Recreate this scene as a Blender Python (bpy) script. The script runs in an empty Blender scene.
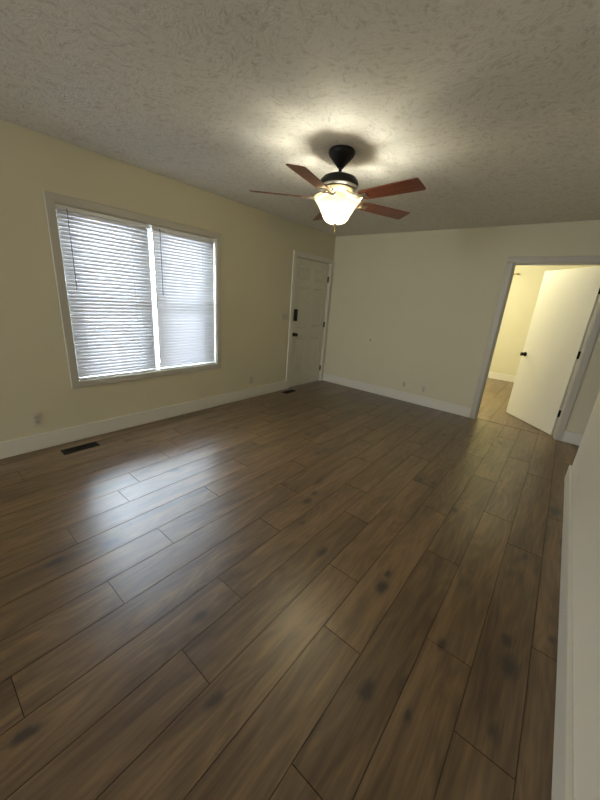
import bpy, bmesh, math, random
from mathutils import Vector, Matrix
random.seed(7)
S = bpy.context.scene
COL = S.collection
H = 2.44

# ------------------------------------------------------------------ camera
cam_d = bpy.data.cameras.new('camera'); cam = bpy.data.objects.new('camera', cam_d); COL.objects.link(cam)
Rv = Vector((0.77204715, 0.63142736, 0.07240639)); Uv = Vector((-0.24350572, 0.18863935, 0.95137803)); Fv = Vector((-0.58706742, 0.75214007, -0.29939465))
M = Matrix((Rv, Uv, -Fv)).transposed().to_4x4(); M.translation = Vector((3.3313, -4.8959, 1.4273))
cam.matrix_world = M
cam_d.sensor_fit = 'VERTICAL'; cam_d.sensor_height = 24; cam_d.lens = 323.085 / 800 * 24
cam_d.clip_start = 0.02
S.camera = cam

# ------------------------------------------------------------------ light, exposure
S.view_settings.view_transform = 'Standard'; S.view_settings.look = 'None'
S.view_settings.gamma = 1; S.view_settings.use_curve_mapping = False
S.view_settings.exposure = 0.0
SKY = 100.0            # overcast sky seen through the blinds
FAN = 15.0            # watts of each bulb in the fan light
SHADE = 0.25
REAR = 135.0           # added fill light, unseen, at the end of the room behind the camera
BED = 155.0           # ceiling lamp of the next room
w = bpy.data.worlds.new('sky'); S.world = w; w.use_nodes = True
bgn = w.node_tree.nodes['Background']; bgn.inputs['Color'].default_value = (0.80, 0.88, 1.0, 1); bgn.inputs['Strength'].default_value = SKY

def light(name, typ, loc, energy, color, size=0.05, rot=(0, 0, 0), size_y=None):
    d = bpy.data.lights.new(name, typ); d.energy = energy; d.color = color
    if typ == 'AREA':
        d.size = size
        if size_y: d.shape = 'RECTANGLE'; d.size_y = size_y
    else: d.shadow_soft_size = size
    o = bpy.data.objects.new(name, d); o.location = loc; o.rotation_euler = rot; COL.objects.link(o); return o
# daylight arriving at the window from outdoors
for loc_, rot_, sx_, sy_ in (((-0.20, -3.16, 1.283), (0, math.radians(-90), 0), 1.45, 1.55),):
    po = light('window_portal', 'AREA', loc_, 1, (1, 1, 1), sx_, rot_, sy_); po.data.cycles.is_portal = True
light('rear_fill', 'AREA', (0.75, -10.6, 1.45), REAR, (0.96, 0.99, 0.98), 1.45, (math.radians(90), 0, math.radians(-14)), 1.7)  # unseen fill added behind the camera to lift the dim room
light('next_room_lamp', 'POINT', (1.6, 1.5, 2.2), BED, (1.0, 0.95, 0.64), 0.12)

# ------------------------------------------------------------------ node helpers
def mat(name):
    m = bpy.data.materials.new(name); m.use_nodes = True
    return m, m.node_tree, m.node_tree.nodes['Principled BSDF']
def N(t, typ, **kw):
    n = t.nodes.new(typ)
    for k, v in kw.items(): setattr(n, k, v)
    return n
def sock(t, s, v):
    if isinstance(v, bpy.types.NodeSocket): t.links.new(v, s)
    else: s.default_value = v
def math_(t, op, a, b=0.0, c=None, clamp=False):
    n = N(t, 'ShaderNodeMath', operation=op, use_clamp=clamp)
    sock(t, n.inputs[0], a); sock(t, n.inputs[1], b)
    if c is not None: sock(t, n.inputs[2], c)
    return n.outputs[0]
def mixc(t, f, a, b, mode='MIX'):
    n = N(t, 'ShaderNodeMix', data_type='RGBA', blend_type=mode)
    sock(t, n.inputs[0], f); sock(t, n.inputs[6], a); sock(t, n.inputs[7], b); return n.outputs[2]
def noise(t, vec, scale, detail=3, rough=0.5, dist=0.0):
    n = N(t, 'ShaderNodeTexNoise'); sock(t, n.inputs['Vector'], vec)
    n.inputs['Scale'].default_value = scale; n.inputs['Detail'].default_value = detail
    n.inputs['Roughness'].default_value = rough; n.inputs['Distortion'].default_value = dist
    return n.outputs['Fac']
def mapping(t, vec, scale):
    n = N(t, 'ShaderNodeMapping'); sock(t, n.inputs['Vector'], vec); n.inputs['Scale'].default_value = scale; return n.outputs[0]
def ramp(t, fac, stops):
    n = N(t, 'ShaderNodeValToRGB'); sock(t, n.inputs[0], fac)
    e = n.color_ramp.elements
    while len(e) < len(stops): e.new(0.5)
    for el, (p, c) in zip(e, stops): el.position = p; el.color = (*c, 1) if len(c) == 3 else c
    return n.outputs[0]
def bump(t, b, h, strength, dist):
    n = N(t, 'ShaderNodeBump'); n.inputs['Strength'].default_value = strength; n.inputs['Distance'].default_value = dist
    sock(t, n.inputs['Height'], h); t.links.new(n.outputs[0], b.inputs['Normal'])
def geo_pos(t): return N(t, 'ShaderNodeNewGeometry').outputs['Position']

def paint(name, col, rough=0.55, spec=0.4, tex=0.15, scale=220, mottle=0.03):
    m, t, b = mat(name)
    p = N(t, 'ShaderNodeTexCoord').outputs['Object']
    n1 = noise(t, p, 1.7, 3); c2 = tuple(c * (1 - mottle * 2) for c in col)
    sock(t, b.inputs['Base Color'], mixc(t, n1, (*col, 1), (*c2, 1)))
    b.inputs['Roughness'].default_value = rough; b.inputs['Specular IOR Level'].default_value = spec
    bump(t, b, noise(t, p, scale, 2), tex, 0.0015)
    return m
def metal(name, col, rough=0.35, metallic=1.0):
    m, t, b = mat(name)
    p = N(t, 'ShaderNodeTexCoord').outputs['Object']
    b.inputs['Base Color'].default_value = (*col, 1); b.inputs['Metallic'].default_value = metallic
    sock(t, b.inputs['Roughness'], math_(t, 'MULTIPLY_ADD', noise(t, p, 60, 2), 0.12, rough - 0.06))
    return m

WALLC = (0.67, 0.632, 0.475)
m_wall = paint('cream_wall_paint', WALLC, 0.6, 0.3, 0.25, 160)
m_trim = paint('white_trim_paint', (0.74, 0.72, 0.65), 0.35, 0.5, 0.08, 300, 0.02)
m_case = paint('backlit_grey_casing_paint', (0.52, 0.495, 0.43), 0.4, 0.45, 0.08, 300, 0.02)  # greyer casing paint, with some backlit dimness put into the colour
m_door = paint('off_white_door_paint', (0.70, 0.69, 0.61), 0.4, 0.5, 0.06, 300, 0.02)
m_bdoor = paint('white_door_paint', (0.76, 0.74, 0.68), 0.45, 0.4, 0.06, 300, 0.02)
m_vinyl = paint('white_vinyl', (0.85, 0.86, 0.86), 0.35, 0.5, 0.02, 200, 0.01)
m_plate = paint('plastic_plate', (0.62, 0.57, 0.47), 0.4, 0.5, 0.02, 200, 0.01)
m_plate_d = paint('outlet_face', (0.50, 0.46, 0.38), 0.4, 0.5, 0.02, 200, 0.01)
m_slot = metal('dark_slot', (0.03, 0.028, 0.025), 0.6, 0.0)
m_blk = metal('matte_black_metal', (0.012, 0.011, 0.010), 0.4, 0.6)
m_fanblk = metal('oiled_bronze_black', (0.010, 0.008, 0.007), 0.5, 0.5)
m_reg = metal('brown_register_metal', (0.012, 0.009, 0.007), 0.6, 0.5)
m_glare = metal('bulb_glared_metal', (0.62, 0.56, 0.45), 0.35)  # pale fan metal: bulb glare on dark hub and irons put into the colour
m_brass = metal('dull_brass', (0.35, 0.25, 0.08), 0.45)
m_stub = metal('grey_anchor', (0.12, 0.11, 0.09), 0.6, 0.2)

# right-hand wall with its small scuff near the end
m_wallr, t, b = mat('window_lit_wall_paint_scuffed')
p = geo_pos(t); sx = N(t, 'ShaderNodeSeparateXYZ'); t.links.new(p, sx.inputs[0])
dy = math_(t, 'ADD', sx.outputs[1], 1.86); dz = math_(t, 'SUBTRACT', sx.outputs[2], 0.285)
al = math_(t, 'ADD', math_(t, 'MULTIPLY', dy, 0.79), math_(t, 'MULTIPLY', dz, 0.61))
ac = math_(t, 'SUBTRACT', math_(t, 'MULTIPLY', dz, 0.79), math_(t, 'MULTIPLY', dy, 0.61))
d = math_(t, 'ADD', math_(t, 'POWER', math_(t, 'DIVIDE', math_(t, 'ABSOLUTE', al), 0.065), 2.0), math_(t, 'POWER', math_(t, 'DIVIDE', math_(t, 'ABSOLUTE', ac), 0.008), 2.0))
k = math_(t, 'MULTIPLY', math_(t, 'SUBTRACT', 1.0, d, clamp=True), 0.5)
wc = (0.84, 0.80, 0.70)  # cream lightened, window light on this wall put into its colour
sock(t, b.inputs['Base Color'], mixc(t, k, (*wc, 1), (0.22, 0.2, 0.16, 1)))
b.inputs['Roughness'].default_value = 0.6; b.inputs['Specular IOR Level'].default_value = 0.3
bump(t, b, noise(t, p, 160, 2), 0.25, 0.0015)

# stomped / crow's-foot ceiling texture
m_ceil, t, b = mat('textured_ceiling')
p = geo_pos(t)
wn = N(t, 'ShaderNodeTexNoise'); t.links.new(p, wn.inputs['Vector']); wn.inputs['Scale'].default_value = 9.0; wn.inputs['Detail'].default_value = 3
wa = N(t, 'ShaderNodeVectorMath', operation='MULTIPLY_ADD'); t.links.new(wn.outputs['Color'], wa.inputs[0]); wa.inputs[1].default_value = (0.10, 0.10, 0); t.links.new(p, wa.inputs[2])
def stomp(scale, off, freq):
    # each stamp of the brush is a cell whose bristle strokes run its own way
    mp = N(t, 'ShaderNodeMapping'); t.links.new(wa.outputs[0], mp.inputs['Vector']); mp.inputs['Location'].default_value = off
    vo = N(t, 'ShaderNodeTexVoronoi'); vo.voronoi_dimensions = '2D'; vo.inputs['Scale'].default_value = scale; t.links.new(mp.outputs[0], vo.inputs['Vector'])
    sc = N(t, 'ShaderNodeSeparateColor'); t.links.new(vo.outputs['Color'], sc.inputs[0])
    vr = N(t, 'ShaderNodeVectorRotate', rotation_type='Z_AXIS'); t.links.new(mp.outputs[0], vr.inputs['Vector']); sock(t, vr.inputs['Angle'], math_(t, 'MULTIPLY', sc.outputs[0], 6.283))
    return noise(t, mapping(t, vr.outputs[0], (freq, freq * 3.2, 1)), 1.0, 3, 0.6, 0.3)
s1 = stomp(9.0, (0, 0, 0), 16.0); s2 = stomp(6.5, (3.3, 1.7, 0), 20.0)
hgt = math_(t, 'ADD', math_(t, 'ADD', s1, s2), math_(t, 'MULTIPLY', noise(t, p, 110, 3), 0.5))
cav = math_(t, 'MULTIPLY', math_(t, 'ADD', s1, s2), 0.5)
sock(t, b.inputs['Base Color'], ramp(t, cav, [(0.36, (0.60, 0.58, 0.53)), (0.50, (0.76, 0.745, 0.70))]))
b.inputs['Roughness'].default_value = 0.85; b.inputs['Specular IOR Level'].default_value = 0.2
bump(t, b, hgt, 0.5, 0.006)

# laminate floor: UV = metres with a per-plank offset, attribute 'shade' = per-plank random
m_floor, t, b = mat('brown_oak_laminate')
uv = N(t, 'ShaderNodeUVMap', uv_map='UVMap').outputs[0]
sh = N(t, 'ShaderNodeAttribute', attribute_name='shade').outputs['Fac']
low = noise(t, mapping(t, uv, (5.0, 0.9, 1)), 1.0, 2, 0.5, 0.3)
rings = math_(t, 'FRACT', math_(t, 'MULTIPLY', low, 13.0))
rings = math_(t, 'ABSOLUTE', math_(t, 'MULTIPLY_ADD', rings, 2.0, -1.0))
fine = noise(t, mapping(t, uv, (120, 5, 1)), 1.0, 4, 0.65, 0.5)
med = noise(t, mapping(t, uv, (28, 2.0, 1)), 1.0, 3, 0.6, 0.8)
broad = noise(t, mapping(t, uv, (9, 1.3, 1)), 1.0, 2, 0.5, 0.4)
g = math_(t, 'ADD', math_(t, 'MULTIPLY', rings, 0.12), math_(t, 'ADD', math_(t, 'MULTIPLY', fine, 0.46), math_(t, 'MULTIPLY', med, 0.46)))
g = math_(t, 'ADD', g, math_(t, 'MULTIPLY_ADD', broad, 0.5, -0.25))
g = math_(t, 'ADD', g, math_(t, 'MULTIPLY_ADD', sh, 0.12, -0.06))
col = ramp(t, g, [(0.30, (0.052, 0.027, 0.011)), (0.50, (0.118, 0.068, 0.029)), (0.71, (0.205, 0.125, 0.058))])
# knots
wv = N(t, 'ShaderNodeTexNoise'); t.links.new(mapping(t, uv, (18, 9, 1)), wv.inputs['Vector']); wv.inputs['Scale'].default_value = 1
kv = N(t, 'ShaderNodeVectorMath', operation='MULTIPLY_ADD'); t.links.new(wv.outputs['Color'], kv.inputs[0]); kv.inputs[1].default_value = (0.15, 0.12, 0); t.links.new(mapping(t, uv, (3.4, 1.7, 1)), kv.inputs[2])
vo = N(t, 'ShaderNodeTexVoronoi'); vo.voronoi_dimensions = '2D'; t.links.new(kv.outputs[0], vo.inputs['Vector']); vo.inputs['Scale'].default_value = 1.0
sc_ = N(t, 'ShaderNodeSeparateColor'); t.links.new(vo.outputs['Color'], sc_.inputs[0])
rad = math_(t, 'MULTIPLY', math_(t, 'GREATER_THAN', sc_.outputs[0], 0.72), math_(t, 'MULTIPLY_ADD', sc_.outputs[1], 0.10, 0.05))
kn = math_(t, 'SUBTRACT', 1.0, math_(t, 'DIVIDE', vo.outputs['Distance'], math_(t, 'ADD', rad, 0.0001)), clamp=True)
kn = math_(t, 'POWER', kn, 0.6)
col = mixc(t, math_(t, 'MULTIPLY', kn, 0.92), col, (0.022, 0.012, 0.007, 1))
# the larger knots, each where it sits in the boards
gp = geo_pos(t); wk = N(t, 'ShaderNodeTexNoise'); t.links.new(gp, wk.inputs['Vector']); wk.inputs['Scale'].default_value = 22; wk.inputs['Detail'].default_value = 3
gw = N(t, 'ShaderNodeVectorMath', operation='MULTIPLY_ADD'); t.links.new(wk.outputs['Color'], gw.inputs[0]); gw.inputs[1].default_value = (0.030, 0.040, 0); t.links.new(gp, gw.inputs[2])
dm = None
for kx, ky, ks in ((2.902, -3.517, 1.0), (3.487, -3.515, 1.35), (3.07, -4.001, 1.0), (3.24, -3.616, 0.7), (3.22, -3.974, 0.5), (2.146, -3.201, 1.1), (2.126, -3.075, 0.7), (1.747, -2.398, 1.0),
                   (2.524, -3.537, 0.9), (2.347, -4.257, 0.8), (2.281, -4.876, 0.8), (2.661, -4.408, 0.9), (1.585, -4.329, 1.1), (1.528, -4.589, 0.9), (2.889, -3.414, 0.6), (3.459, -3.387, 0.8),
                   (1.103, -3.647, 0.8), (2.657, -2.255, 0.7), (3.007, -2.493, 0.8), (0.742, -2.696, 0.8)):
    v1 = N(t, 'ShaderNodeVectorMath', operation='SUBTRACT'); t.links.new(gw.outputs[0], v1.inputs[0]); v1.inputs[1].default_value = (kx + 0.015, ky + 0.02, 0)
    v2 = N(t, 'ShaderNodeVectorMath', operation='MULTIPLY'); t.links.new(v1.outputs[0], v2.inputs[0]); v2.inputs[1].default_value = (1 / (0.022 * ks), 1 / (0.040 * ks), 0)
    v3 = N(t, 'ShaderNodeVectorMath', operation='LENGTH'); t.links.new(v2.outputs[0], v3.inputs[0])
    dm = v3.outputs['Value'] if dm is None else math_(t, 'MINIMUM', dm, v3.outputs['Value'])
halo = math_(t, 'MULTIPLY', math_(t, 'SUBTRACT', 1.0, math_(t, 'DIVIDE', dm, 2.8), clamp=True), 0.4)
core = math_(t, 'MULTIPLY', math_(t, 'SUBTRACT', 1.5, dm, clamp=True), 0.92)
col = mixc(t, halo, col, (0.050, 0.028, 0.012, 1)); col = mixc(t, core, col, (0.014, 0.009, 0.006, 1))
sock(t, b.inputs['Base Color'], col)
sock(t, b.inputs['Roughness'], math_(t, 'MULTIPLY_ADD', fine, 0.16, 0.25))
b.inputs['Specular IOR Level'].default_value = 0.9; b.inputs['Coat Weight'].default_value = 0.12; b.inputs['Coat Roughness'].default_value = 0.32
bump(t, b, math_(t, 'ADD', math_(t, 'MULTIPLY', fine, 0.6), math_(t, 'MULTIPLY', med, 0.5)), 0.28, 0.0022)
m_groove = metal('floor_groove', (0.03, 0.02, 0.012), 0.7, 0.0)

# fan blade cherry wood
m_blade, t, b = mat('cherry_blade')
p = N(t, 'ShaderNodeTexCoord').outputs['Object']
gr = noise(t, mapping(t, p, (3, 40, 40)), 1.0, 4, 0.6, 0.4)
sock(t, b.inputs['Base Color'], ramp(t, gr, [(0.3, (0.11, 0.028, 0.014)), (0.7, (0.24, 0.070, 0.034))]))
b.inputs['Roughness'].default_value = 0.32; b.inputs['Coat Weight'].default_value = 0.3

# frosted glass shade, lit by the bulbs inside it
m_shade, t, b = mat('frosted_lamp_glass')
out = t.nodes['Material Output']; p = N(t, 'ShaderNodeTexCoord').outputs['Object']
b.inputs['Base Color'].default_value = (0.62, 0.57, 0.44, 1); b.inputs['Roughness'].default_value = 0.4
sock(t, b.inputs['Emission Color'], mixc(t, noise(t, p, 14, 3), (1.0, 0.90, 0.68, 1), (1.0, 0.94, 0.78, 1)))
b.inputs['Emission Strength'].default_value = SHADE
tl = N(t, 'ShaderNodeBsdfTranslucent'); tl.inputs['Color'].default_value = (0.55, 0.50, 0.38, 1)
tp = N(t, 'ShaderNodeBsdfTransparent'); tp.inputs['Color'].default_value = (1.0, 0.95, 0.84, 1)
m1 = N(t, 'ShaderNodeMixShader'); m1.inputs[0].default_value = 0.25; t.links.new(b.outputs[0], m1.inputs[1]); t.links.new(tl.outputs[0], m1.inputs[2])
m2 = N(t, 'ShaderNodeMixShader'); m2.inputs[0].default_value = 0.55; t.links.new(m1.outputs[0], m2.inputs[1]); t.links.new(tp.outputs[0], m2.inputs[2]); t.links.new(m2.outputs[0], out.inputs[0])
m_bulb, t, b = mat('bulb_glass')
out = t.nodes['Material Output']
b.inputs['Base Color'].default_value = (1, 0.95, 0.85, 1); b.inputs['Emission Color'].default_value = (1, 0.9, 0.68, 1); b.inputs['Emission Strength'].default_value = 30
tp = N(t, 'ShaderNodeBsdfTransparent'); m2 = N(t, 'ShaderNodeMixShader'); m2.inputs[0].default_value = 0.85
t.links.new(b.outputs[0], m2.inputs[1]); t.links.new(tp.outputs[0], m2.inputs[2]); t.links.new(m2.outputs[0], out.inputs[0])

# blind slats: thin white plastic that lets daylight glow through
m_slat, t, b = mat('white_blind_slat')
out = t.nodes['Material Output']
tr = N(t, 'ShaderNodeBsdfTranslucent'); tr.inputs['Color'].default_value = (0.86, 0.86, 0.90, 1)
b.inputs['Base Color'].default_value = (0.84, 0.84, 0.86, 1); b.inputs['Roughness'].default_value = 0.4
ms = N(t, 'ShaderNodeMixShader')
p = N(t, 'ShaderNodeTexCoord').outputs['Object']
sock(t, ms.inputs[0], math_(t, 'MULTIPLY_ADD', noise(t, mapping(t, p, (1, 2, 1)), 3, 1), 0.02, 0.07))
t.links.new(b.outputs[0], ms.inputs[1]); t.links.new(tr.outputs[0], ms.inputs[2]); t.links.new(ms.outputs[0], out.inputs[0])

# window pane: clear glass
m_glass, t, b = mat('window_glass')
out = t.nodes['Material Output']
tp = N(t, 'ShaderNodeBsdfTransparent'); tp.inputs['Color'].default_value = (0.94, 0.97, 0.97, 1)
gl = N(t, 'ShaderNodeBsdfGlossy'); gl.inputs['Roughness'].default_value = 0.02
fr = N(t, 'ShaderNodeFresnel'); fr.inputs['IOR'].default_value = 1.45
ms = N(t, 'ShaderNodeMixShader'); t.links.new(fr.outputs[0], ms.inputs[0]); t.links.new(tp.outputs[0], ms.inputs[1]); t.links.new(gl.outputs[0], ms.inputs[2]); t.links.new(ms.outputs[0], out.inputs[0])

# ------------------------------------------------------------------ mesh helpers
def box(bm, x0, x1, y0, y1, z0, z1, bev=0.0, mi=0):
    r = bmesh.ops.create_cube(bm, size=1)
    vs = r['verts']
    for v in vs:
        v.co = Vector(((x0 + x1) / 2 + v.co.x * (x1 - x0), (y0 + y1) / 2 + v.co.y * (y1 - y0), (z0 + z1) / 2 + v.co.z * (z1 - z0)))
    fs = {f for v in vs for f in v.link_faces}
    for f in fs: f.material_index = mi
    if bev > 0:
        es = list({e for v in vs for e in v.link_edges})
        bmesh.ops.bevel(bm, geom=es, offset=bev, segments=2, profile=0.5, affect='EDGES')
def lathe(bm, prof, seg=40, c=(0, 0), axis='Z', off=(0, 0, 0)):
    rings = []
    for r, z in prof:
        ring = []
        for i in range(seg):
            a = 2 * math.pi * i / seg
            if axis == 'Z': co = (c[0] + r * math.cos(a), c[1] + r * math.sin(a), z)
            elif axis == 'X': co = (off[0] + z, off[1] + r * math.cos(a), off[2] + r * math.sin(a))
            else: co = (off[0] + r * math.cos(a), off[1] + z, off[2] + r * math.sin(a))
            ring.append(bm.verts.new(co))
        rings.append(ring)
    for a, b_ in zip(rings, rings[1:]):
        for i in range(seg):
            j = (i + 1) % seg
            bm.faces.new((a[i], a[j], b_[j], b_[i]))
    for rg, (r, z) in ((rings[0], prof[0]), (rings[-1], prof[-1])):
        if r > 1e-5:
            try: bm.faces.new(rg)
            except ValueError: pass
def tube(bm, pts, r, seg=10):
    pts = [Vector(p_) for p_ in pts]; rings = []
    for i, p_ in enumerate(pts):
        d_ = (pts[min(i + 1, len(pts) - 1)] - pts[max(i - 1, 0)]).normalized()
        a = d_.orthogonal().normalized() if i == 0 else (a_prev - d_ * a_prev.dot(d_)).normalized()
        a_prev = a; b_ = d_.cross(a)
        rings.append([bm.verts.new(p_ + r * (math.cos(2 * math.pi * k / seg) * a + math.sin(2 * math.pi * k / seg) * b_)) for k in range(seg)])
    for A, B in zip(rings, rings[1:]):
        for k in range(seg): bm.faces.new((A[k], A[(k + 1) % seg], B[(k + 1) % seg], B[k]))
    bm.faces.new(rings[0]); bm.faces.new(list(reversed(rings[-1])))
def obj(name, bm, mats, parent=None, smooth=False, recalc=True):
    if recalc: bmesh.ops.recalc_face_normals(bm, faces=bm.faces)
    me = bpy.data.meshes.new(name); bm.to_mesh(me); bm.free()
    for m in (mats if isinstance(mats, (list, tuple)) else [mats]): me.materials.append(m)
    if smooth:
        for f in me.polygons: f.use_smooth = True
        me.set_sharp_from_angle(angle=math.radians(40))
    o = bpy.data.objects.new(name, me); COL.objects.link(o)
    if parent: o.parent = parent
    return o
def struct(o, label=None):
    o['kind'] = 'structure'
    if label: o['label'] = label
    return o
def tag(o, label, cat, group=None):
    o['label'] = label; o['category'] = cat
    if group: o['group'] = group
    return o
def empty(name, loc=(0, 0, 0), rz=0):
    o = bpy.data.objects.new(name, None); o.location = loc; o.rotation_euler = (0, 0, rz); o.empty_display_size = 0.05; COL.objects.link(o); return o
def B(): return bmesh.new()

# ------------------------------------------------------------------ room shell
TL = 0.19; YB = -11.0; XH = 5.2; YF = 3.55; T = 0.12; XR = 3.666; YE = -1.2
WY0, WY1, WZ0, WZ1 = -3.925, -2.395, 0.562, 2.005       # window opening
DY0, DY1, DZ = -0.985, -0.075, 2.02                      # entry door opening (left wall)
OX0, OX1, OZ = 2.624, 3.535, 2.026                       # doorway in back wall
bm = B()
for (y0, y1, z0, z1) in ((YB - T, WY0, 0, H), (WY0, WY1, 0, WZ0), (WY0, WY1, WZ1, H), (WY1, DY0, 0, H), (DY0, DY1, DZ, H), (DY1, T, 0, H)):
    box(bm, -TL, 0, y0, y1, z0, z1)
struct(obj('wall_left', bm, m_wall), 'cream painted wall with the window and the entry door')
bm = B()
for (x0, x1, z0, z1) in ((0, OX0, 0, H), (OX0, OX1, OZ, H), (OX1, XH, 0, H)):
    box(bm, x0, x1, 0, T, z0, z1)
struct(obj('wall_back', bm, m_wall), 'cream painted back wall with the open doorway')
bm = B(); box(bm, XR, XR + T, YB, YE, 0, H); struct(obj('wall_right', bm, m_wallr), 'cream wall running along the right edge of the photo')
bm = B(); box(bm, XH, XH + T, YB - T, T, 0, H); struct(obj('wall_hall', bm, m_wall))
bm = B()
box(bm, 0, XH, YB - T, YB, 0, H); struct(obj('wall_front', bm, m_wall))
bm = B(); box(bm, 0.4, 4.6, YF, YF + T, 0, H); struct(obj('wall_far', bm, m_wall), 'far wall of the lamp-lit next room')
bm = B(); box(bm, 0.4 - T, 0.4, T, YF + T, 0, H); struct(obj('wall_next_room_left', bm, m_wall))
bm = B(); box(bm, 4.6, 4.6 + T, T, YF + T, 0, H); struct(obj('wall_next_room_right', bm, m_wall))
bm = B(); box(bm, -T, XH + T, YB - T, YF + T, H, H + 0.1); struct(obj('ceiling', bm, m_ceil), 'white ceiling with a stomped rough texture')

# floor of individual laminate planks in one mesh
PW = 0.19; PL = 1.285; x00 = 2.605
known = {2.605: -3.58, 2.415: -4.39, 2.225: -4.065, 1.845: -4.455, 1.655: -4.093, 1.085: -4.09, 1.275: -4.463, 2.795: -3.90, 3.175: -3.63, 3.365: -3.905, 1.465: -3.62, 2.035: -3.58, 2.985: -4.35, 3.555: -3.34}
bm = B(); uvl = bm.loops.layers.uv.new('UVMap'); shl = bm.faces.layers.float.new('shade')
box(bm, -T, XH + T, YB - T, YF + T, -0.05, -0.004, mi=1)
GAP = 0.0016; SPLIT = 0.052
k0 = math.floor((0 - x00) / PW) - 1; k1 = math.ceil((XH - x00) / PW) + 1
for k in range(k0, k1):
    x0 = x00 + k * PW; x1 = x0 + PW
    if x1 < 0.0 or x0 > XH: continue
    xa, xb = max(x0, -T), min(x1, XH + T)
    yj = None
    for kx, ky in known.items():
        if abs(kx - x0) < 0.03: yj = ky
    if yj is None: yj = random.uniform(-4.2, -3.0)
    ys = []; y = yj
    while y > YB - T: y -= PL
    while y < YF + T + PL: ys.append(y); y += PL
    for ya, yb in zip(ys, ys[1:]):
        segs = [(ya, yb)]
        if ya < SPLIT < yb: segs = [(ya, SPLIT - 0.004), (SPLIT + 0.004, yb)]
        s = random.random(); ou, ov = random.uniform(0, 50), random.uniform(0, 50)
        for sa, sb in segs:
            sa_, sb_ = max(sa, YB - T), min(sb, YF + T)
            if sb_ - sa_ < 0.01: continue
            c = [(xa + GAP, sa_ + GAP), (xb - GAP, sa_ + GAP), (xb - GAP, sb_ - GAP), (xa + GAP, sb_ - GAP)]
            top = [bm.verts.new((a, b_, 0)) for a, b_ in c]; bot = [bm.verts.new((a, b_, -0.004)) for a, b_ in c]
            fs = [bm.faces.new(top)] + [bm.faces.new((bot[i], bot[(i + 1) % 4], top[(i + 1) % 4], top[i])) for i in range(4)]
            for f in fs:
                f[shl] = s
                for lp in f.loops: lp[uvl].uv = (lp.vert.co.x - x0 + ou, lp.vert.co.y + ov)
struct(obj('floor', bm, [m_floor, m_groove]), 'dark brown wood-look plank floor')

# baseboards
BH, BT = 0.142, 0.016
def bb(name, x0, x1, y0, y1):
    bm = B(); box(bm, x0, x1, y0, y1, 0, BH, 0.004); return struct(obj(name, bm, m_trim))
CW, CT = 0.064, 0.018
bb('baseboard_left', 0, BT, YB, DY0 - CW)
bb('baseboard_back', BT, OX0 - CW, -BT, 0)
bb('baseboard_hall', OX1 + CW, XH, -BT, 0)
bm = B(); box(bm, XR - 0.019, XR, YB, YE, 0, BH, 0.003); box(bm, XR - 0.019, XR + T + 0.016, YE, YE + 0.016, 0, BH, 0.003)
struct(obj('baseboard_right', bm, m_trim))
bb('baseboard_far', 0.4, 4.6, YF - BT, YF)
bb('baseboard_front', BT, XR - 0.02, YB, YB + BT)

# door / doorway / window casings
bm = B()
box(bm, 0, CT, DY0 - CW, DY0 + 0.004, 0, DZ, 0.004); box(bm, 0, CT, DY1 - 0.004, -0.012, 0, DZ, 0.004); box(bm, 0, CT, DY0 - CW, -0.012, DZ, DZ + CW, 0.004)
box(bm, -T, 0.0, DY0, DY0 + 0.014, 0, DZ); box(bm, -T, 0.0, DY1 - 0.014, DY1, 0, DZ); box(bm, -T, 0.0, DY0, DY1, DZ - 0.014, DZ)
box(bm, -T, -0.062, DY0, DY1, 0, 0.012); box(bm, -0.095, -0.0575, DY0 + 0.01, DY0 + 0.035, 0.012, DZ - 0.01); box(bm, -0.095, -0.0575, DY1 - 0.035, DY1 - 0.01, 0.012, DZ - 0.01); box(bm, -0.095, -0.0575, DY0 + 0.01, DY1 - 0.01, DZ - 0.045, DZ - 0.01)
struct(obj('trim_1', bm, m_trim), 'white casing and jambs around the entry door')
bm = B()
for s0, s1 in ((-CT, 0), (T, T + CT)):
    box(bm, OX0 - CW, OX0 + 0.004, s0, s1, 0, OZ, 0.004); box(bm, OX1 - 0.004, OX1 + CW, s0, s1, 0, OZ, 0.004); box(bm, OX0 - CW, OX1 + CW, s0, s1, OZ, OZ + CW, 0.004)
box(bm, OX0, OX0 + 0.012, 0, T, 0, OZ); box(bm, OX1 - 0.012, OX1, 0, T, 0, OZ); box(bm, OX0, OX1, 0, T, OZ - 0.012, OZ)
for a, b_ in ((OX0 + 0.012, OX0 + 0.022), (OX1 - 0.022, OX1 - 0.012)): box(bm, a, b_, 0.04, 0.078, 0, OZ - 0.012)
box(bm, OX0 + 0.012, OX1 - 0.012, 0.04, 0.078, OZ - 0.022, OZ - 0.012)
struct(obj('trim_2', bm, m_case), 'white casing and jambs around the open doorway')
bm = B(); c = 0.060
box(bm, 0, CT, WY0 - c, WY0 + 0.003, WZ0 - c, WZ1 + c, 0.004); box(bm, 0, CT, WY1 - 0.003, WY1 + c, WZ0 - c, WZ1 + c, 0.004)
box(bm, 0, CT, WY0, WY1, WZ1 - 0.003, WZ1 + c, 0.004); box(bm, 0, CT, WY0, WY1, WZ0 - c, WZ0 + 0.003, 0.004)
box(bm, -TL, 0, WY0, WY0 + 0.008, WZ0, WZ1); box(bm, -TL, 0, WY1 - 0.008, WY1, WZ0, WZ1); box(bm, -TL, 0, WY0, WY1, WZ1 - 0.008, WZ1); box(bm, -TL, 0.004, WY0, WY1, WZ0, WZ0 + 0.008)
struct(obj('trim_3', bm, m_case), 'off-white picture frame casing around the window')

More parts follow.
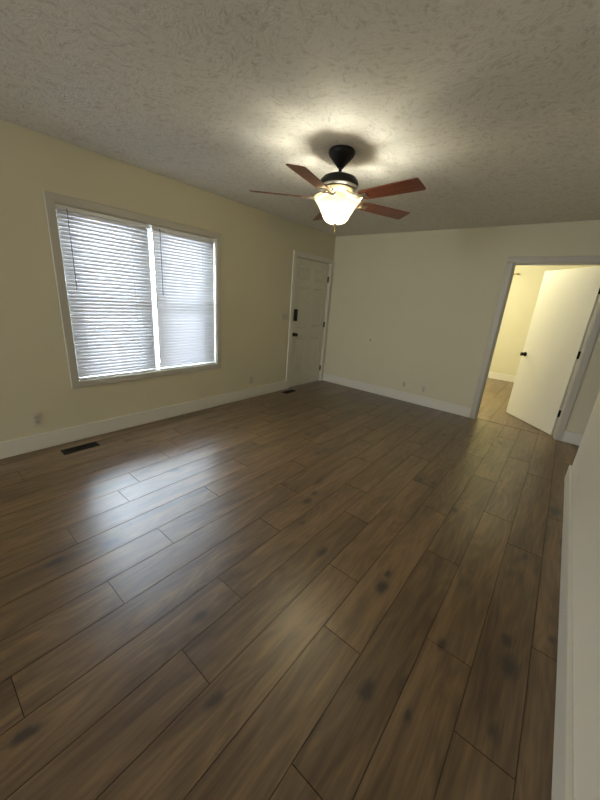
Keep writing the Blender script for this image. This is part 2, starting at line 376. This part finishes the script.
# window: twin double-hung vinyl unit
YM = -3.155; ZM = 1.275
win = empty('window_1', (-0.09, YM, WZ0)); struct(win, 'white twin window behind closed blinds')
def rel(o, par): o.location = -Vector(par.location); return o
bm = B()
box(bm, -TL, -0.135, WY0 + 0.008, WY0 + 0.046, WZ0 + 0.008, WZ1 - 0.008, 0.003); box(bm, -TL, -0.135, WY1 - 0.046, WY1 - 0.008, WZ0 + 0.008, WZ1 - 0.008, 0.003)
box(bm, -TL, -0.135, WY0 + 0.046, WY1 - 0.046, WZ0 + 0.008, WZ0 + 0.03, 0.003); box(bm, -TL, -0.135, WY0 + 0.046, WY1 - 0.046, WZ1 - 0.03, WZ1 - 0.008, 0.003)
rel(obj('window_frame', bm, m_vinyl, win), win)
bm = B(); box(bm, -TL, -0.130, YM - 0.042, YM + 0.042, WZ0 + 0.03, WZ1 - 0.03, 0.004); rel(obj('mullion', bm, m_vinyl, win), win)
for (ya, yb) in ((WY0 + 0.046, YM - 0.042), (YM + 0.042, WY1 - 0.046)):
    for (za, zb, xx) in ((WZ0 + 0.03, ZM + 0.018, -0.160), (ZM - 0.018, WZ1 - 0.03, -0.184)):
        bm = B(); r_ = 0.026
        box(bm, xx, xx + 0.022, ya, ya + r_, za, zb, 0.002); box(bm, xx, xx + 0.022, yb - r_, yb, za, zb, 0.002)
        box(bm, xx, xx + 0.022, ya + r_, yb - r_, za, za + r_, 0.002); box(bm, xx, xx + 0.022, ya + r_, yb - r_, zb - r_, zb, 0.002)
        sash = rel(obj('sash', bm, m_vinyl, win), win)
        bm = B(); box(bm, xx + 0.009, xx + 0.013, ya + r_, yb - r_, za + r_, zb - r_); obj('pane', bm, m_glass, sash)

# entry door: six-panel slab
def panel_slab(bm, w_, h_, th, rows, cols):
    """slab face at x=0 looking +x, y 0..w_, z 0..h_, with moulded panels"""
    ycuts = sorted({0, w_, *[c for ab in cols for c in ab]}); zcuts = sorted({0, h_, *[c for ab in rows for c in ab]})
    V = {(i, j): bm.verts.new((0, y, z)) for i, y in enumerate(ycuts) for j, z in enumerate(zcuts)}
    pf = []
    for i in range(len(ycuts) - 1):
        for j in range(len(zcuts) - 1):
            f = bm.faces.new((V[i, j], V[i + 1, j], V[i + 1, j + 1], V[i, j + 1]))
            if any(abs(a - ycuts[i]) < 1e-6 for a, _ in cols) and any(abs(a - zcuts[j]) < 1e-6 for a, _ in rows): pf.append(f)
    def inset(f, d_, dx):
        r = bmesh.ops.inset_individual(bm, faces=[f], thickness=d_, depth=0)
        for v in f.verts: v.co.x += dx
    for f in pf:
        inset(f, 0.002, 0); inset(f, 0.014, -0.011); inset(f, 0.014, 0.0); inset(f, 0.022, 0.008)
    bd = [e for e in bm.edges if e.is_boundary]
    r = bmesh.ops.extrude_edge_only(bm, edges=bd)
    for v in [g_ for g_ in r['geom'] if isinstance(g_, bmesh.types.BMVert)]: v.co.x = -th
    bmesh.ops.contextual_create(bm, geom=[e for e in bm.edges if e.is_boundary])
SY0, SY1 = DY0 + 0.017, DY1 - 0.017; SW = SY1 - SY0
bm = B()
sb = [(0.11, 0.385), (SW - 0.385, SW - 0.11)]
panel_slab(bm, SW, DZ - 0.028, 0.044, [(0.235, 0.80), (0.965, 1.60), (1.70, 1.89)], sb)
door1 = obj('door_1', bm, m_door); door1.location = (-0.012, SY0, 0.008); struct(door1, 'off-white six-panel entry door, shut')
def dchild(name, bm, m, smooth=True): return obj(name, bm, m, door1, smooth)
LY = 0.066
bm = B(); box(bm, 0, 0.028, LY - 0.034, LY + 0.034, 1.075, 1.255, 0.008)
kp = dchild('keypad_lock', bm, m_blk); kp['label'] = 'black keypad deadbolt'
bm = B()
for r0 in range(4):
    for c0 in range(2): box(bm, 0.0275, 0.0295, LY - 0.017 + c0 * 0.020, LY - 0.003 + c0 * 0.020, 1.13 + r0 * 0.026, 1.148 + r0 * 0.026, 0.0008)
obj('keypad_buttons', bm, m_fanblk, kp)
bm = B(); lathe(bm, [(0, 0), (0.032, 0), (0.032, 0.007), (0.014, 0.012), (0.012, 0.030), (0.024, 0.038), (0.0285, 0.050), (0.026, 0.062), (0.016, 0.068), (0, 0.069)], 28, axis='X', off=(0, LY, 0.865))
dchild('door_knob', bm, m_blk)['label'] = 'black round knob'
for z in (0.245, 1.02, 1.765):
    bm = B(); lathe(bm, [(0, -0.052), (0.004, -0.050), (0.0075, -0.046), (0.0075, 0.046), (0.004, 0.050), (0, 0.052)], 12, c=(0.006, SW + 0.009))
    for v in bm.verts: v.co.z += z - 0.01
    box(bm, -0.001, 0.002, SW - 0.022, SW + 0.006, z - 0.055, z + 0.035, 0.0005)
    dchild('hinge', bm, m_blk)

# interior door of the next room, standing open
HP = Vector((OX1 - 0.016, T + 0.004, 0)); ANG = math.radians(180 - 47.5)
door2 = empty('door_2', HP, ANG); struct(door2, 'plain white flush door standing open into the next room')
bm = B(); DW = 0.862
box(bm, 0.004, DW, 0.004, 0.039, 0.012, OZ - 0.018, 0.002); obj('door_slab', bm, m_bdoor, door2)
for sgn, base in ((-1, 0.004), (1, 0.039)):
    bm = B(); lathe(bm, [(0, 0), (0.031, 0), (0.031, sgn * 0.007), (0.013, sgn * 0.011), (0.011, sgn * 0.028), (0.023, sgn * 0.036), (0.027, sgn * 0.048), (0.024, sgn * 0.060), (0, sgn * 0.065)], 28, axis='Y', off=(DW - 0.062, base, 0.905))
    k_ = obj('door_knob', bm, m_blk, door2, True); k_['label'] = 'black round knob'
for z in (0.30, 1.03, 1.755):
    bm = B(); lathe(bm, [(0, z - 0.046), (0.0075, z - 0.044), (0.0075, z + 0.044), (0, z + 0.046)], 12, c=(0.0, 0.0))
    box(bm, 0.0, 0.0035, 0.003, 0.036, z - 0.044, z + 0.044)
    obj('hinge', bm, m_blk, door2)

# ------------------------------------------------------------------ window blinds
def make_blind(ya, yb, label):
    yc = (ya + yb) / 2; X = -0.026
    root = empty('window_blind', (X, yc, WZ0 + 0.010)); tag(root, label, 'window blind', 'mini blinds in the twin window')
    O = Vector((X, yc, 0))
    def p(name, bm, m, smooth=False, par=root):
        o = obj(name, bm, m, par, smooth)
        if par is root: o.location = (0, 0, -(WZ0 + 0.010))
        return o
    hw = (yb - ya) / 2; zt = WZ1 - 0.010
    bm = B(); box(bm, -0.016, 0.016, -hw, hw, zt - 0.030, zt, 0.002); p('headrail', bm, m_vinyl)
    for s in (-1, 1):
        bm = B(); box(bm, -0.019, 0.020, s * (hw - 0.004) - 0.013, s * (hw - 0.004) + 0.013, zt - 0.034, zt + 0.001, 0.002); p('bracket', bm, m_vinyl)
    # slats: curved strips, almost closed
    bm = B(); z = WZ0 + 0.045; pitch = 0.0305; tilt = math.radians(71); wd = 0.0352; n = 0
    while z < zt - 0.036:
        rows = []
        for i in range(5):
            u = (i / 4 - 0.5) * wd; cr = 0.0022 * (1 - (2 * i / 4 - 1) ** 2)
            x = u * math.cos(tilt) + cr * math.sin(tilt); zz = -u * math.sin(tilt) + cr * math.cos(tilt)
            rows.append((bm.verts.new((x, -hw + 0.004, z + zz)), bm.verts.new((x, 0.0, z + zz - 0.0005 * random.random())), bm.verts.new((x, hw - 0.004, z + zz))))
        for r0, r1 in zip(rows, rows[1:]):
            for q in (0, 1): bm.faces.new((r0[q], r0[q + 1], r1[q + 1], r1[q]))
        z += pitch; n += 1
    sl = p('slats', bm, m_slat, True)
    so = sl.modifiers.new('thick', 'SOLIDIFY'); so.thickness = 0.0004
    bm = B(); box(bm, -0.011, 0.011, -hw + 0.002, hw - 0.002, WZ0 + 0.010, WZ0 + 0.024, 0.003); p('bottom_rail', bm, m_vinyl)
    for yy in (-hw + 0.11, hw - 0.17):
        bm = B()
        tube(bm, [(0.019, yy, WZ0 + 0.02), (0.019, yy, zt - 0.03)], 0.0011, 6); tube(bm, [(-0.019, yy, WZ0 + 0.02), (-0.019, yy, zt - 0.03)], 0.0011, 6)
        p('ladder_cord', bm, m_vinyl)
    bm = B(); tube(bm, [(0.020, -hw + 0.072, zt - 0.02), (0.028, -hw + 0.072, zt - 0.045), (0.030, -hw + 0.071, zt - 0.35), (0.030, -hw + 0.070, zt - 0.64)], 0.0032, 8)
    m = m_wand; p('tilt_wand', bm, m, True)['label'] = 'clear grey plastic tilt wand'
    return root
m_wand = metal('grey_wand_plastic', (0.10, 0.10, 0.11), 0.3, 0.0)
make_blind(WY0 + 0.012, YM - 0.019, 'left white mini blind, closed, on the side away from the entry door')
make_blind(YM + 0.019, WY1 - 0.012, 'right white mini blind, closed, on the side nearer the entry door')

# ------------------------------------------------------------------ ceiling fan
FX, FY = 1.797, -2.667
fan = empty('ceiling_fan', (FX, FY, H)); tag(fan, 'dark bronze ceiling fan with five cherry wood blades and a lit bowl light', 'ceiling fan')
def fp(name, bm, m, par=fan, smooth=True): return obj(name, bm, m, par, smooth)
bm = B(); lathe(bm, [(0, 0), (0.086, 0.0), (0.093, -0.008), (0.094, -0.018), (0.088, -0.034), (0.066, -0.058), (0.044, -0.080), (0.028, -0.098), (0.020, -0.110), (0, -0.112)]); fp('canopy', bm, m_fanblk)
bm = B(); lathe(bm, [(0, -0.10), (0.012, -0.10), (0.012, -0.155), (0.024, -0.158), (0.026, -0.172), (0, -0.172)], 20); fp('downrod', bm, m_fanblk)
bm = B(); lathe(bm, [(0, -0.148), (0.040, -0.149), (0.082, -0.156), (0.116, -0.170), (0.134, -0.188), (0.140, -0.206), (0.138, -0.224), (0.126, -0.234), (0.0, -0.234)], 48); fp('motor_housing', bm, m_fanblk)
bm = B(); lathe(bm, [(0, -0.2341), (0.108, -0.2341), (0.112, -0.242), (0.104, -0.256), (0.080, -0.268), (0.0, -0.268)], 48); fp('motor_hub', bm, m_glare)
bm = B(); lathe(bm, [(0, -0.268), (0.046, -0.268), (0.052, -0.280), (0.052, -0.300), (0.040, -0.312), (0, -0.312)], 36); fp('light_fitter', bm, m_fanblk)
# bell shaped glass bowl, open at the top
prof = [(0.171, -0.300), (0.173, -0.305), (0.167, -0.314), (0.150, -0.334), (0.132, -0.358), (0.116, -0.384), (0.102, -0.410), (0.088, -0.434), (0.072, -0.451), (0.050, -0.462), (0.012, -0.465)]
bm = B()
rings = []
for r, z in prof + [(r - 0.004, z + 0.003) for r, z in reversed(prof)]:
    rings.append([bm.verts.new((max(r, 0.006) * math.cos(2 * math.pi * i / 48), max(r, 0.006) * math.sin(2 * math.pi * i / 48), z)) for i in range(48)])
for a, b_ in zip(rings, rings[1:] + rings[:1]):
    for i in range(48): bm.faces.new((a[i], a[(i + 1) % 48], b_[(i + 1) % 48], b_[i]))
fp('glass_shade', bm, m_shade)['label'] = 'lit frosted white glass bowl'
for s in (-1, 1):
    bm = B(); tube(bm, [(0, 0, -0.305), (s * 0.03, 0, -0.33), (s * 0.045, 0, -0.345)], 0.012, 10); sk = fp('lamp_socket', bm, m_fanblk)
    bm = B(); lathe(bm, [(0, -0.352), (0.012, -0.354), (0.022, -0.372), (0.028, -0.392), (0.024, -0.412), (0, -0.422)], 20, c=(s * 0.052, 0)); bulb = obj('bulb', bm, m_bulb, sk, True)
    light('fan_bulb', 'POINT', (FX + s * 0.055, FY, H - 0.385), FAN, (1.0, 0.96, 0.77), 0.04)
bm = B(); lathe(bm, [(0, -0.460), (0.014, -0.462), (0.014, -0.468), (0.006, -0.478), (0, -0.482)], 16); fp('finial', bm, m_glare)
bm = B(); tube(bm, [(0, 0, -0.478), (0, 0, -0.510)], 0.0016, 6); lathe(bm, [(0, -0.508), (0.005, -0.512), (0.006, -0.524), (0, -0.530)], 12); ch = fp('pull_chain', bm, m_brass)
# blades
def blade(phi, lift=0.0):
    root_m = Matrix.Rotation(phi, 4, 'Z')
    bm = B(); pt = math.radians(-12); zc = -0.308
    r0, r1 = 0.205, 0.655; out_ = []
    for (r, hw) in ((r0, 0.035), (r0 + 0.018, 0.052), (r0 + 0.05, 0.056), (0.40, 0.061), (r1 - 0.014, 0.066), (r1 - 0.003, 0.062), (r1, 0.052)): out_.append((r, hw))
    pts = [(r, h_) for r, h_ in out_] + [(r, -h_) for r, h_ in reversed(out_)]
    top = [bm.verts.new((x, y, 0.003)) for x, y in pts]; bot = [bm.verts.new((x, y, -0.003)) for x, y in pts]
    bm.faces.new(top); bm.faces.new(list(reversed(bot)))
    for i in range(len(pts)):
        j = (i + 1) % len(pts); bm.faces.new((bot[i], bot[j], top[j], top[i]))
    bl = obj('blade', bm, m_blade, fan); bl.location = (0, 0, zc); bl.rotation_euler = Matrix.Rotation(phi, 3, 'Z').to_euler()
    bl.rotation_euler = (Matrix.Rotation(phi, 3, 'Z') @ Matrix.Rotation(-lift, 3, 'Y') @ Matrix.Rotation(pt, 3, 'X')).to_euler()
    # iron: pierced scroll bracket between hub and blade
    bm = B()
    for s in (-1, 1):
        tube(bm, [(0.080, s * 0.012, 0.036), (0.105, s * 0.028, 0.026), (0.135, s * 0.040, 0.006), (0.170, s * 0.040, -0.005), (0.200, s * 0.026, -0.008), (0.225, s * 0.006, -0.008)], 0.0095, 10)
    tube(bm, [(0.215, -0.03, -0.0075), (0.215, 0.03, -0.0075)], 0.0055, 8)
    box(bm, 0.205, 0.262, -0.024, 0.024, -0.009, -0.0032, 0.002)
    br = obj('blade_bracket', bm, m_glare, bl, True)
for i in range(5): blade(math.radians(-150.4 + 72 * i), 0.06 if i == 0 else 0.0)

# ------------------------------------------------------------------ outlets, switch, registers, small fittings
def facing(par_name, loc, rz): return empty(par_name, loc, rz)
def outlet(loc, rz, label, w_=0.072, h_=0.116):
    t_ = empty('wall_outlet', loc, rz); tag(t_, label, 'wall outlet', 'duplex outlets low on the walls')
    bm = B(); box(bm, 0, 0.006, -w_ / 2, w_ / 2, -h_ / 2, h_ / 2, 0.002); obj('cover_plate', bm, m_plate, t_)
    for s in (-1, 1):
        bm = B(); box(bm, 0.004, 0.0085, -0.017, 0.017, s * 0.021 - 0.0145, s * 0.021 + 0.0145, 0.004); rc = obj('receptacle', bm, m_plate_d, t_)
        bm = B()
        for yy in (-0.0065, 0.0065): box(bm, 0.0082, 0.0088, yy - 0.0011, yy + 0.0011, s * 0.021 - 0.001, s * 0.021 + 0.008)
        box(bm, 0.0082, 0.0088, -0.0025, 0.0025, s * 0.021 - 0.009, s * 0.021 - 0.005)
        obj('slots', bm, m_slot, rc)
    bm = B(); lathe(bm, [(0, 0.006), (0.003, 0.0062), (0.003, 0.0072), (0, 0.0075)], 10, axis='X'); obj('screw', bm, m_stub, t_)
outlet((0, -4.27, 0.275), 0, 'wall outlet below and left of the window, beside the nearer floor register')
outlet((0, -1.80, 0.262), 0, 'wall outlet above the baseboard between the window and the entry door')
outlet((1.865, 0, 0.252), -math.pi / 2, 'larger right outlet of the pair low on the back wall')
jp = empty('cable_jack', (1.553, 0, 0.262), -math.pi / 2); tag(jp, 'small narrow jack plate left of the back wall outlet', 'cable jack')
bm = B(); box(bm, 0, 0.005, -0.024, 0.024, -0.042, 0.042, 0.002); obj('cover_plate', bm, m_plate_d, jp)
bm = B(); lathe(bm, [(0, 0.004), (0.0075, 0.004), (0.0075, 0.008), (0.0045, 0.009), (0.0045, 0.016), (0, 0.016)], 14, axis='X'); obj('jack_socket', bm, m_stub, jp)
sw = empty('light_switch', (0, -1.158, 1.145), 0); tag(sw, 'wide beige light switch plate beside the entry door', 'light switch')
bm = B(); box(bm, 0, 0.006, -0.080, 0.080, -0.057, 0.057, 0.002); obj('cover_plate', bm, m_plate, sw)
for yy in (-0.046, 0, 0.046):
    bm = B(); box(bm, 0.004, 0.009, yy - 0.016, yy + 0.016, -0.033, 0.033, 0.002); obj('rocker', bm, m_plate_d, sw)
an = B(); lathe(an, [(0, 0), (0.012, 0), (0.011, 0.008), (0.005, 0.012), (0, 0.012)], 14, axis='X')
ao = obj('wall_anchor', an, m_stub, None, True); ao.location = (0.876, 0, 0.861); ao.rotation_euler = (0, 0, -math.pi / 2); tag(ao, 'tiny dark stub left on the bare middle of the back wall', 'wall anchor')

def register(x0, x1, y0, y1, label):
    cx, cy = (x0 + x1) / 2, (y0 + y1) / 2; hx, hy = (x1 - x0) / 2, (y1 - y0) / 2
    t_ = empty('floor_register', (cx, cy, 0)); tag(t_, label, 'floor vent', 'dark floor registers along the left wall')
    bm = B(); e = 0.014
    box(bm, -hx, -hx + e, -hy, hy, 0.0, 0.005, 0.0015); box(bm, hx - e, hx, -hy, hy, 0.0, 0.005, 0.0015)
    box(bm, -hx + e, hx - e, -hy, -hy + e, 0.0, 0.005, 0.0015); box(bm, -hx + e, hx - e, hy - e, hy, 0.0, 0.005, 0.0015)
    box(bm, -hx + e, hx - e, -hy + e, hy - e, 0.0, 0.0006, 0.0)
    obj('register_frame', bm, m_reg, t_)
    bm = B(); y = -hy + e + 0.008
    while y < hy - e - 0.004:
        box(bm, -hx + e, hx - e, y - 0.0018, y + 0.0018, 0.0006, 0.0042); y += 0.0105
    box(bm, -0.002, 0.002, -hy + e, hy - e, 0.0006, 0.0045)
    obj('louvres', bm, m_reg, t_)
register(0.150, 0.252, -4.175, -3.895, 'long dark floor register under the window')
register(0.095, 0.195, -1.235, -0.985, 'dark floor register in front of the entry door')

rod = empty('curtain_rod', (1.7, YF, 2.235)); tag(rod, 'end of a dull brass rod high on the yellow wall seen through the doorway', 'curtain rod')
bm = B(); tube(bm, [(-0.9, -0.06, 0), (0.53, -0.06, 0)], 0.011, 12); obj('rod', bm, m_brass, rod, True)
bm = B(); lathe(bm, [(0, 0), (0.014, 0), (0.018, 0.012), (0.020, 0.024), (0.012, 0.036), (0, 0.040)], 16, axis='X', off=(0.53, -0.06, 0)); obj('finial', bm, m_brass, rod, True)
for xx in (-0.8, 0.45):
    bm = B(); tube(bm, [(xx, 0, -0.01), (xx, -0.06, -0.010)], 0.006, 8); box(bm, xx - 0.012, xx + 0.012, -0.004, 0, -0.03, 0.03, 0.001); obj('rod_bracket', bm, m_brass, rod)

# ground outdoors below the window
m_grass = paint('outdoor_ground', (0.50, 0.49, 0.46), 0.9, 0.1, 0.2, 30, 0.1)
bm = B(); box(bm, -14, -TL, -14, 8, -0.6, -0.45); struct(obj('ground', bm, m_grass))
